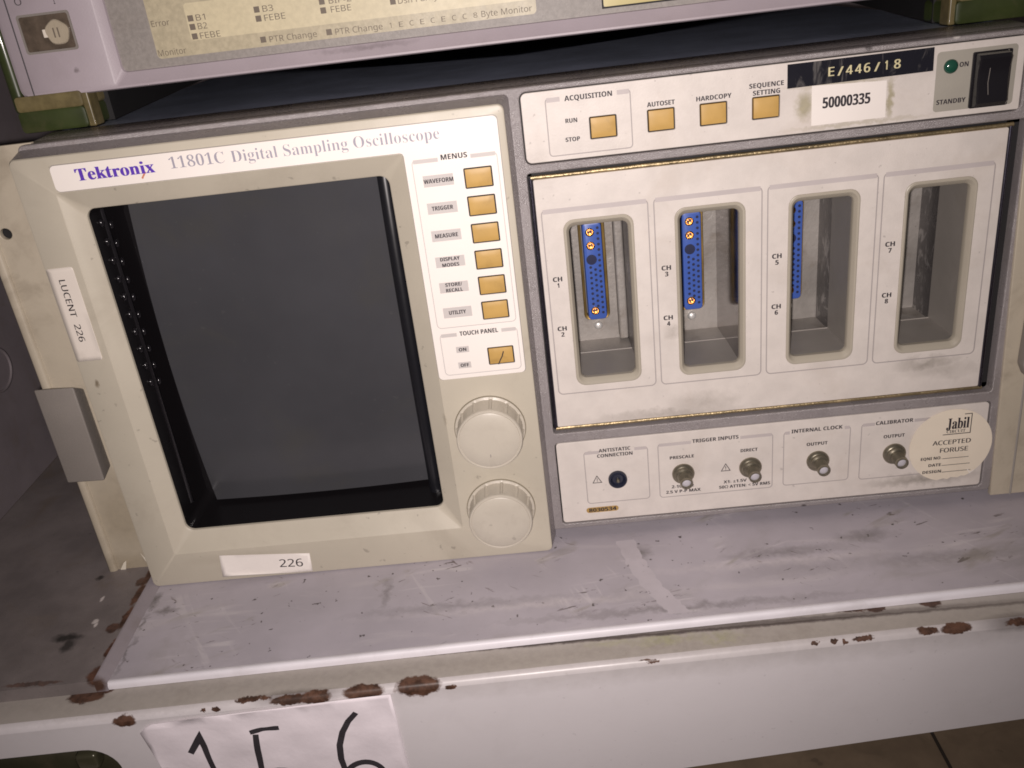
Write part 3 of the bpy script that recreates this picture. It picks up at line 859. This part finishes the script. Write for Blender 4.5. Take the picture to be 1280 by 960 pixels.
def handle(pts_front, pts_back, yf, yb, label):
    V = [(x, yf, z) for x, z in pts_front]+[(x, yb, z) for x, z in pts_back]
    n = len(pts_front); F = [tuple(range(n))]+[tuple(range(2*n-1, n-1, -1))]
    for i in range(n): F.append((i, (i+1) % n, n+(i+1) % n, n+i))
    bm = bmesh.new(); vs = [bm.verts.new(v) for v in V]
    for f in F: bm.faces.new([vs[i] for i in f])
    bmesh.ops.recalc_face_normals(bm, faces=bm.faces)
    bmesh.ops.bevel(bm, geom=list(bm.edges), offset=.9, segments=3, affect='EDGES', profile=.5)
    me = bpy.data.meshes.new('carry_handle'); bm.to_mesh(me); bm.free()
    o = link_mesh('carry_handle', me, osc, M_handle, label, smooth=True); sharp(o, 40)
handle([(-256.6, -118.2), (-236.8, -118.8), (-236.0, -64.8), (-256.4, -64.2)], [(-255.5, -116.8), (-238.2, -117.0), (-238.4, -71.2), (-255.5, -69.0)], -10.0, 2.9, 'grey handle block on the left flange')
handle([(231.0, -106), (233.6, -112), (256, -118), (256, -60), (232.0, -60)], [(231.0, -106), (233.6, -112), (256, -118), (256, -60), (232.0, -60)], -9.0, -2.5, 'grey handle block on the right flange')

# ---- upper control strip
YS = 0.0
TB = [(34.6, 29.8), (60.4, 30.0), (83.6, 30.0), (106.7, 30.2)]
strip = plate('control_strip', rr(-1.0, 217.6, 17.2, 47.9, 2.6, corners=(2.6, .8, .8, 2.6)), [btn_loop(x, z, 12.2, 9.8) for x, z in TB], YS-.35, 2.0, osc, M_white, bev=.25, segs=1)
for (x, z), n in zip(TB, ('run and stop', 'autoset', 'hardcopy', 'sequence setting')):
    button(x, z, 10.9, 8.6, 3.0, -.2, 'tan %s button' % n)
y = YS-.40
group_box(strip, y, 9.8, 47.2, 19.4, 44.6, 1.6, .5, 2.2, gap=(16.2, 41.4), m=M_printg)
text('ACQUISITION', 28.8, 43.8, 21.0, 2.2, y, strip, M_print, bold=.05)
text('RUN', 20.6, 34.2, 5.2, 1.9, y, strip, M_print); text('STOP', 20.6, 26.0, 6.4, 1.9, y, strip, M_print)
text('AUTOSET', 60.5, 37.1, 12.2, 2.0, y, strip, M_print); text('HARDCOPY', 83.8, 37.1, 15.4, 2.0, y, strip, M_print)
text('SEQUENCE', 106.8, 39.9, 15.0, 2.0, y, strip, M_print); text('SETTING', 106.8, 36.8, 11.8, 2.0, y, strip, M_print)
flat('printed_patch', [rr(180.0, 214.4, 19.8, 45.0, 1.6)], y+.02, strip, M_patch)
lathe('indicator_lamp', [(3.0, 0), (3.0, .8), (2.6, 1.5), (1.6, 2.0), (.01, 2.2)], 186.1, -.3, 38.6, osc, M_led, label='green round power lamp', cap=False)
text('ON', 191.8, 38.9, 3.8, 2.0, y-.03, strip, M_print, bold=.05); text('STANDBY', 187.6, 23.9, 12.6, 2.0, y-.03, strip, M_print, bold=.05)
# rocker switch
def rocker():
    prof = [(20.4, -1.2), (20.9, -5.2), (22.5, -6.6), (27, -6.2), (31, -5.6), (36, -5.8), (40.8, -6.9), (42.4, -5.8), (43.0, -1.2)]
    V, F = [], []; n = len(prof)
    for x in (195.9, 196.5, 208.8, 209.5):
        ins = .6 if x in (195.9, 209.5) else 0
        for (z, yy) in prof: V.append((x, yy+ins, z))
    for i in range(3):
        for k in range(n-1):
            a = i*n+k; F.append((a, a+1, a+n+1, a+n))
    F.append(tuple(range(n))); F.append(tuple(range(3*n, 4*n)))
    o = mesh_obj('power_rocker', V, F, osc, M_switch, 'black rocker power switch', smooth=True); sharp(o, 30)
    loft('switch_rim', [(rr(195.2, 211.8, 19.8, 43.4, .8), -.3), (rr(195.2, 211.8, 19.8, 43.4, .8), -1.3), (rr(195.9, 210.8, 20.5, 42.9, .5), -1.4), (rr(195.9, 210.8, 20.5, 42.9, .5), -.2)], o, M_switch)
    flat('painted_highlight', ribbon([(200.2, 26), (199.6, 31), (200.0, 37)], .25), -7.1, o, M_handle)  # highlight on the glossy rocker, drawn as a thin grey line
rocker()
# embossed tape and asset sticker
tp = sticker('embossed_tape', [(115.8, 37.1), (178.6, 37.6), (178.4, 47.4), (115.7, 47.2)], y-.02, M_tape, 'black embossed label tape', th=.35)
for ch, px, wd_ in (('E', 312, 2.3), ('/', 358, 2.3), ('4', 402, 2.7), ('4', 447, 2.6), ('6', 490, 2.5), ('/', 540, 2.2), ('1', 585, .8), ('8', 640, 2.6)):
    text(ch, 132.7+(px-290)*.0863, 42.2+random.uniform(-.12, .12), wd_, 3.7, y-.42, tp, M_emboss, bold=.13, rot=.4, thick=.15)
wk = sticker('asset_sticker', [(126.7, 20.0), (159.2, 20.2), (158.9, 35.8), (126.5, 37.1)], y-.02, M_paper, 'white sticker with a printed asset number')
text('50000335', 141.8, 29.3, 20.6, 4.6, y-.2, wk, M_print, bold=.14)

# ---- four-channel door panel
DX0, DX1, DZ0, DZ1 = 0.9, 214.6, -118.6, 9.6
slots = [29.2, 81.2, 134.0, 187.2]
def slot_o(c): return rr(c-16.4, c+16.4, -96.2, -10.6, 5.0)
door = plate('channel_panel', rr(DX0, DX1, DZ0, DZ1, .8), [slot_o(c) for c in slots], YS-.3, 3.0, osc, M_white, bev=.2, segs=1)
def bead(name, horiz, a0, a1, b, m, r=1.0):
    pr = [(r*math.cos(math.radians(170+k*20)), r*math.sin(math.radians(170+k*20))) for k in range(11)]
    V, F = [], []; n = len(pr); N = 40
    for i in range(N+1):
        s_ = a0+(a1-a0)*i/N; wob = random.uniform(-.09, .09) if horiz else 0
        for (p, q) in pr:
            V.append((s_, .4+q, b+p+wob) if horiz else (b+p, .4+q, s_))
    for i in range(N):
        for k in range(n-1):
            a = i*n+k; F.append((a, a+1, a+n+1, a+n))
    mesh_obj(name, V, F, osc, m, smooth=True)
bead('door_gasket', True, 0, 216.5, DZ1+1.0, M_brass); bead('door_gasket', True, 0, 216.5, DZ0-1.0, M_brass)
bead('door_edge', False, DZ0-1, DZ1+1, DX0-1.0, M_steel, .9); bead('door_edge', False, DZ0-1, DZ1+1, DX1+1.0, M_steel, .9)
for (a, b, c, d) in ((-3, .5, -124, 14), (216, 223, -124, 14), (-3, 223, 10.5, 14), (-3, 223, -124, -119.5)):
    box('gap_backing', a, b, 5.0, 6.5, c, d, osc, M_gap)
y = YS-.35
pitch = [(3.2, 52.6), (55.4, 105.2), (107.9, 158.0), (160.6, 210.4)]
for (a, b) in pitch:
    group_box(door, y, a, b, -100.0, -4.8, 2.4, .55, 2.4, m=M_printg)
for i, c in enumerate(((7.9), (60.0), (112.4), (165.4))):
    for k, zc in enumerate((-40.2, -65.7)):
        text('CH', c, zc+1.4, 4.4, 2.3, y, door, M_print, bold=.08)
        text(str(i*2+k+1), c+.1, zc-1.7, 1.5 if i*2+k else .8, 2.3, y, door, M_print, bold=.08)

def slot(c, i):
    tr = loft('slot_trim', [
        (rr(c-16.5, c+16.5, -96.3, -10.5, 5.0), 1.5),
        (rr(c-16.4, c+16.4, -96.2, -10.6, 5.0), -.45),
        (rr(c-16.0, c+16.0, -95.8, -11.0, 4.8), -.7),
        (rr(c-15.2, c+15.2, -95.0, -11.8, 4.4), -.6),
        (rr(c-14.1, c+14.1, -93.2, -13.6, 3.2), .9),
        (rr(c-13.8, c+13.8, -92.8, -14.0, 3.0), 1.6),
        (rr(c-13.8, c+13.8, -92.9, -13.9, 3.0), 4.0)], osc, M_trim, 'beige trim round slot')
    # channel bay: plastic front throat, metal rear
    x0, x1 = c-16.2, c+(14.2 if i == 1 else 16.0)
    zt, zb = -6.0, -94.0
    def quad(name, v, m, lab=None):
        return mesh_obj(name, v, [(0, 1, 2, 3)], osc, m, lab)
    yb = 57.0; ym = 37.0
    quad('bay_floor', [(x0, 3, zb+.9), (x1, 3, zb+.9), (x1, ym, zb), (x0, ym, zb)], M_inner)
    quad('bay_floor', [(x0, ym, zb-.8), (x1, ym, zb-.8), (x1, yb, zb-1.4), (x0, yb, zb-1.4)], M_zinc)
    box('bay_floor_step', x0, x1, ym-1.2, ym, zb-1, zb+.5, osc, M_inner, .3)
    quad('bay_ceiling', [(x0, 3, zt), (x1, 3, zt), (x1, yb, zt), (x0, yb, zt)], M_inner)
    quad('bay_back', [(x0, yb, zb-2), (x1, yb, zb-2), (x1, yb, zt), (x0, yb, zt)], M_zinc)
    quad('bay_side', [(x1, 3, zb-1), (x1, ym, zb-1), (x1, ym, zt), (x1, 3, zt)], M_inner if i >= 2 else (M_mirror if i == 1 else M_divider))
    quad('bay_side', [(x1, ym, zb-2), (x1, yb, zb-2), (x1, yb, zt), (x1, ym, zt)], M_mirror if i == 1 else M_divider)
    quad('bay_side', [(x0, 3, zb-1), (x0, yb, zb-1), (x0, yb, zt), (x0, 3, zt)], M_zinc)
    if i == 0:
        box('bay_rib', x1-5.0, x1, 50, 57, zb, zt, osc, M_zinc, 1.2)
    if i < 3:
        # 50-way block: blue shell in a brass flange
        cx = c-.4
        yf = 47.0
        cn = loft('channel_connector', [(rr(cx-5.0, cx+5.0, -79.8, -25.6, 2.0), 56.9), (rr(cx-5.0, cx+5.0, -79.8, -25.6, 2.0), yf+.8), (rr(cx-4.7, cx+4.7, -79.4, -26.0, 1.8), yf+.2), (rr(cx-4.2, cx+4.2, -78.9, -26.5, 1.4), yf)],
                  osc, M_blue, 'blue multi-way connector with gold contacts', cap_last=True)
        loft('connector_flange', [(rr(cx-6.8, cx+6.8, -81.8, -23.0, 3.4), 56.9), (rr(cx-7.1, cx+7.1, -81.8, -23.2, 3.2), 53.4), (rr(cx-6.7, cx+6.7, -81.3, -23.8, 2.8), 52.8), (rr(cx-5.6, cx+5.6, -80.2, -24.5, 2.2), 53.2), (rr(cx-5.3, cx+5.3, -79.9, -25, 2.2), 56.0)], cn, M_cbrass)
        for z in (-30.6, -37.9, -74.4):
            lathe('gold_contact', [(2.3, -.1), (2.3, .5), (1.9, .9), (1.5, .6), (1.1, -.1), (.7, .2), (.01, .6)], cx-1.2, yf, z, cn, M_gold, segs=18, cap=False)
        lathe('blanking_plug', [(2.8, 0), (2.8, .15), (.01, .2)], cx-1.2, yf, -45.6, cn, M_hole, segs=20, cap=False)
        hs = []
        def hl(x, z, r=.8): hs.append([(x+r*math.cos(t*math.pi/4), z+r*math.sin(t*math.pi/4)) for t in range(8)])
        for k in range(17): hl(cx+3.0, -28.6-k*2.95)
        for k in range(8): hl(cx+.5, -51.2-k*2.95)
        for k in range(8): hl(cx-2.0, -49.8-k*2.95)
        flat('socket_holes', hs, yf-.05, cn, M_hole)
        lathe('hex_screw', [(2.4, 0), (2.4, 1.4), (1.9, 2.2), (1.0, 2.6), (.01, 2.6)], cx+.4, 57.0, -86.6, osc, M_chrome, segs=20, cap=False)
for i, c in enumerate(slots): slot(c, i)

# ---- lower connector strip
low = plate('connector_strip', rr(-1.1, 221.6, -177.6, -128.4, 1.8), [], YS-.35, 2.0, osc, M_white, bev=.25, segs=1)
y = YS-.40
group_box(low, y, 13.0, 46.4, -166.8, -135.0, 1.8, .45, 1.9, gap=(21.0, 39.6)); 
text('ANTISTATIC', 29.2, -134.9, 16.6, 2.0, y, low, M_print, bold=.04); text('CONNECTION', 29.2, -138.0, 18.6, 2.0, y, low, M_print, bold=.04)
group_box(low, y, 51.9, 111.6, -167.2, -134.4, 1.8, .45, 1.9, gap=(69.2, 94.8)); text('TRIGGER INPUTS', 81.9, -134.5, 24.0, 2.1, y, low, M_print, bold=.05)
text('PRESCALE', 64.2, -143.3, 12.6, 1.8, y, low, M_print); text('DIRECT', 99.4, -143.0, 8.8, 1.8, y, low, M_print)
text('2-10 GHz', 64.2, -161.2, 11.8, 1.8, y, low, M_print); text('2.5 V P-P MAX', 64.4, -164.3, 18.4, 1.8, y, low, M_print)
text('X1: ±1.5V', 92.0, -161.2, 12.2, 1.8, y, low, M_print); text('50Ω ATTEN: < 5V RMS', 97.0, -164.3, 27.0, 1.8, y, low, M_print)
group_box(low, y, 117.4, 151.6, -166.8, -134.5, 1.8, .45, 1.9, gap=(120.4, 148.6)); text('INTERNAL CLOCK', 134.4, -134.5, 26.2, 2.1, y, low, M_print, bold=.05)
text('OUTPUT', 134.7, -143.1, 10.8, 1.9, y, low, M_print)
group_box(low, y, 157.4, 206.0, -167.5, -134.2, 1.8, .45, 1.9, gap=(164.0, 184.2)); text('CALIBRATOR', 174.1, -134.5, 19.0, 2.1, y, low, M_print, bold=.05)
text('OUTPUT', 174.4, -142.9, 10.8, 1.9, y, low, M_print)
tri_sign(18.9, -152.3, 4.2, y, low); tri_sign(87.1, -152.4, 4.2, y, low)
tg = plate('number_tag', rr(11.8, 29.2, -172.7, -169.5, 1.5), [], y-.1, y, osc, M_tag, label='small gold tag with a stamped number')
text('8030534', 20.6, -171.1, 14.8, 2.3, y-.15, tg, M_print, bold=.08)
jk = lathe('antistatic_jack', [(5.0, 0), (5.0, 1.6), (4.6, 2.2), (4.0, 2.3), (3.6, 1.9), (2.9, .5), (.01, .2)], 29.8, -.35, -152.9, osc, M_led, label='round dark antistatic socket')
jk.data.materials.clear(); jk.data.materials.append(mat('navy_socket_plastic', (.015, .018, .035), .3, var=.05))
lathe('jack_pin', [(1.0, 0), (1.0, 1.6), (.5, 2.1), (.01, 2.1)], 29.9, -.5, -153.5, jk, M_sma, segs=16, cap=False)
def sma(cx, label):
    b = lathe('coaxial_connector', [(5.9, 0), (5.9, 1.0), (5.4, 1.9), (4.9, 2.3), (4.5, 2.4), (4.4, 3.6), (3.8, 4.2), (3.0, 4.3)], cx, -.35, -153.4, osc, M_sma, segs=40, label=label, deg=24,
              mod=lambda r, d, t: r)
    pr = [(3.0, 3.4)]
    for k in range(5): pr += [(3.1, 4.3+k*1.1), (3.25, 4.7+k*1.1), (3.0, 5.1+k*1.1)]
    pr += [(3.2, 9.9), (3.2, 10.9), (3.0, 11.3), (2.5, 11.3), (2.3, 9.8)]
    lathe('threaded_barrel', pr, cx, -.35, -153.4, b, M_sma, segs=32, deg=30)
    lathe('dielectric', [(2.3, 9.8), (1.5, 10.3), (.9, 10.4)], cx, -.35, -153.4, b, M_ptfe, segs=24)
    lathe('centre_pin', [(.9, 10.4), (.5, 10.2), (.01, 10.2)], cx, -.35, -153.4, b, M_hole, segs=12, cap=False)
sma(64.6, 'prescale coaxial connector'); sma(100.0, 'direct coaxial connector'); sma(135.3, 'internal clock coaxial connector'); sma(175.0, 'calibrator coaxial connector')

# ---- round acceptance sticker with a torn lower edge
pts = []
for i in range(72):
    t = 2*math.pi*i/72; r = 21.2
    x_, z_ = 203.6+r*math.cos(t), -151.4+r*math.sin(t)
    if z_ < -168.5 and x_ > 196: z_ = max(z_, -171.6+.5*math.sin(i*2.3)+.04*(x_-200)*2)
    pts.append((x_, z_))
rs = sticker('round_sticker', pts, -1.12, M_cream, 'round cream acceptance sticker', th=.2)
ys = -1.38
text('Jabil', 206.2, -138.4, 11.4, 6.2, ys, rs, M_print, bold=.12, font='serif', cap='J')
flat('logo_bracket', ribbon([(209.2, -133.4), (212.9, -133.4), (212.9, -144.6), (199.0, -144.6)], .45), ys, rs, M_print)
text('CIRCUIT', 205.6, -143.0, 9.6, 1.7, ys, rs, M_print, font='serif')
text('ACCEPTED', 204.0, -149.2, 19.4, 2.6, ys, rs, M_print, font='plain', bold=.1); text('FORUSE', 205.6, -153.9, 14.2, 2.6, ys, rs, M_print, font='plain', bold=.1)
text('EQNI NO.', 194.2, -158.2, 10.6, 1.7, ys, rs, M_print); text('DATE', 196.4, -162.4, 6.4, 1.7, ys, rs, M_print); text('DESIGN', 195.2, -166.4, 9.6, 1.7, ys, rs, M_print)
flat('ruled_lines', [rect(200.0, 213.6, -159.1, -158.8), rect(200.0, 214.6, -163.2, -162.9), rect(200.4, 215.4, -167.3, -167.0)], ys, rs, M_print)
flat('crease', ribbon([(213.6, -166.6), (215.2, -169.0), (217.2, -167.4)], .5), ys-.02, rs, M_paper)

# ================================================================== THE UPPER INSTRUMENT
up = thing('test_instrument', 'mauve grey test instrument with a yellowed label panel standing on the oscilloscope on green bumpers', 'instrument', (0, 60, 52.3))
UY = 30.0
uz0, uz1 = 67.2, 190
box('instrument_case', -233, 234, UY+8, 470, uz0+2.5, uz1, up, M_under, 2)
# frame ring, rails and posts with slanting inner faces
frame = loft('front_frame', [
    (rr(-236.6, 238, uz0+.6, uz1, 5), UY+12),
    (rr(-236.8, 238, uz0, uz1, 5), UY+4),
    (rr(-236.0, 237, uz0+.1, uz1-.6, 5), UY+1.2),
    (rr(-233.8, 235, uz0+.7, uz1-2, 4), UY),
    (rr(-190.6, 192, uz0+1.6, uz1-8, 1.5), UY),
    (rr(-189.8, 191, uz0+2.0, uz1-9, 1.5), UY+.4),
    (rr(-186.4, 188, uz0+7.0, uz1-12, 2.5), UY+3.2),
    (rr(-186.0, 187, uz0+7.4, uz1-12.4, 2.5), UY+4.6)], up, M_mauve)
swept('post_seam', [(-.3, 0), (-.1, -.25), (.2, -.25), (.35, 0)], [(-229.6, UY-.05, 68.5), (-229.0, UY-.05, 180)], frame, M_under)
pn = box('front_panel', -187, 188, UY+4.4, UY+6, uz0+6.5, uz1-11.5, up, M_tpanel)
yy = UY+4.3
sh = plate('label_sheet', rr(-168.2, 10.4, 78.2, 176, 2), [], yy-.25, yy, up, M_sheet2)
flat('label_field', [rr(-150.6, 8.6, 84.4, 100.4, 1.5), rr(-150.6, 8.6, 101.9, 150, 1.5)], yy-.3, sh, M_sheet3)
def led(x, z): 
    flat('indicator_print', [rect(x-1.3, x+1.3, z-1.3, z+1.3)], yy-.36, sh, M_tprint)
def up_text(s, px, z, wd, h=2.6): text(s, px, z, wd, h, yy-.36, sh, M_tprint)
up_text('Error', -163.0, 93.5, 8.6, 2.6); up_text('Monitor', -160.9, 80.7, 13.4, 2.7)
led(-148.6, 93.9); up_text('B1', -143.9, 93.9, 4.4); led(-148.6, 90.2); up_text('B2', -143.9, 90.2, 4.4)
led(-148.6, 86.1); up_text('FEBE', -141.3, 86.1, 9.6)
led(-148.6, 103.4); up_text('FERF', -141.3, 103.4, 9.6)
led(-117.4, 94.2); up_text('B3', -112.2, 94.2, 5.0); led(-117.4, 90.3); up_text('FEBE', -109.8, 90.3, 9.8)
led(-87.0, 94.2); up_text('BIP-2', -78.6, 94.2, 10.4); led(-87.0, 90.4); up_text('FEBE', -78.8, 90.4, 9.4)
led(-54.6, 90.6); up_text('Dsn Parity', -43.0, 90.6, 18.4)
led(-117.3, 81.2); up_text('PTR Change', -103.2, 81.0, 22.4)
led(-86.2, 81.0); up_text('PTR Change', -72.2, 80.8, 22.2)
for k, ch in enumerate('1ECECECC8'): up_text(ch, -57.4+k*4.95, 80.7, 1.9 if k else .9, 2.2)
up_text('Byte Monitor', -3.3, 80.8, 23.4)
dp = plate('display_window', rr(41.2, 84, 77.6, 110, 1), [], yy-.2, yy+.4, up, M_disp)
flat('window_edge', ribbon([(40.8, 110), (40.8, 77.2), (84, 77.2)], .8), yy-.1, up, M_gap)
# recessed socket on the left post
plate('socket_frame', rr(-226.6, -201.8, 86.8, 103.8, 1.4), [rr(-225.6, -202.8, 87.8, 102.8, 1.0)], UY-.35, UY+.4, up, M_handle)
flat('socket_recess', [rr(-225.8, -202.6, 87.6, 103, 1.0)], UY-.1, up, mat('brown_recess', (.10, .075, .055), .4, var=.3, vscale=200))
dk = lathe('socket_disc', [(5.4, 0), (5.4, 1.0), (4.9, 1.6), (3.2, 1.8), (.01, 1.8)], -209.2, UY-.2, 95.0, up, M_disc, segs=28, cap=False, mod=lambda r, d, t: r*(1+.04*math.sin(5*t)))
flat('disc_slots', [rect(-210.6, -209.9, 92.8, 97), rect(-208.6, -207.9, 92.8, 97)], UY-2.05, dk, M_tprint)
box('socket_lever', -215.8, -212.2, UY-1.6, UY-.15, 93.2, 96.8, up, M_pale, .3)
text('O', -223.4, 109.4, 3.2, 3.0, UY-.05, up, M_under); text('I', -206.9, 108.2, .8, 3.0, UY-.05, up, M_under)
# bumpers: green base, yellowed clear upper layer
def bumper(x0, x1, lab):
    g = loft('corner_bumper', [(rr(x0, x1, 52.25, 62.4, 2.2), 62.0), (rr(x0, x1, 52.25, 62.4, 2.2), UY+1.6), (rr(x0+.7, x1-.7, 52.6, 62.2, 1.8), UY-.6), (rr(x0+2, x1-2, 53.4, 61.6, 1.4), UY-1.0)], up, M_green, lab, cap_first=True, cap_last=True)
    loft('bumper_pad', [(rr(x0+.6, x1+.4, 61.8, 69.4, 2.0), 62.0), (rr(x0+.6, x1+.4, 61.8, 69.4, 2.0), UY+1.4), (rr(x0+1.3, x1-.4, 62.2, 69.0, 1.6), UY-.8), (rr(x0+2.4, x1-1.6, 62.8, 68.4, 1.2), UY-1.1)], g, M_clear, cap_first=True, cap_last=True)
    box('bumper_tab', x1-1.2 if x0 < 0 else x0-2.2, x1+2.6 if x0 < 0 else x0+1.2, UY+.2, UY+10, 52.3, 69.5, g, M_clear, .9)
bumper(-240.8, -207.0, 'green bumper at the left corner'); bumper(199.2, 241.6, 'green bumper at the right corner')
box('side_bumper', -242.6, -236.4, UY+1.5, 62, 61, 190, up, M_green, 2.2)
mesh_obj('skid_rail', [(-204.5, 52, 52.3), (-232, 300, 52.3), (-240, 300, 52.3), (-240, 52, 52.3), (-204.5, 52, 70), (-232, 300, 70), (-240, 300, 70), (-240, 52, 70)],
         [(0, 1, 5, 4), (0, 4, 7, 3), (1, 2, 6, 5)], up, M_gap)
mesh_obj('skid_rail', [(199.0, 52, 52.3), (238, 300, 52.3), (244, 300, 52.3), (244, 52, 52.3), (199.0, 52, 70), (238, 300, 70), (244, 300, 70), (244, 52, 70)],
         [(0, 1, 5, 4), (0, 4, 7, 3), (1, 2, 6, 5)], up, M_gap)
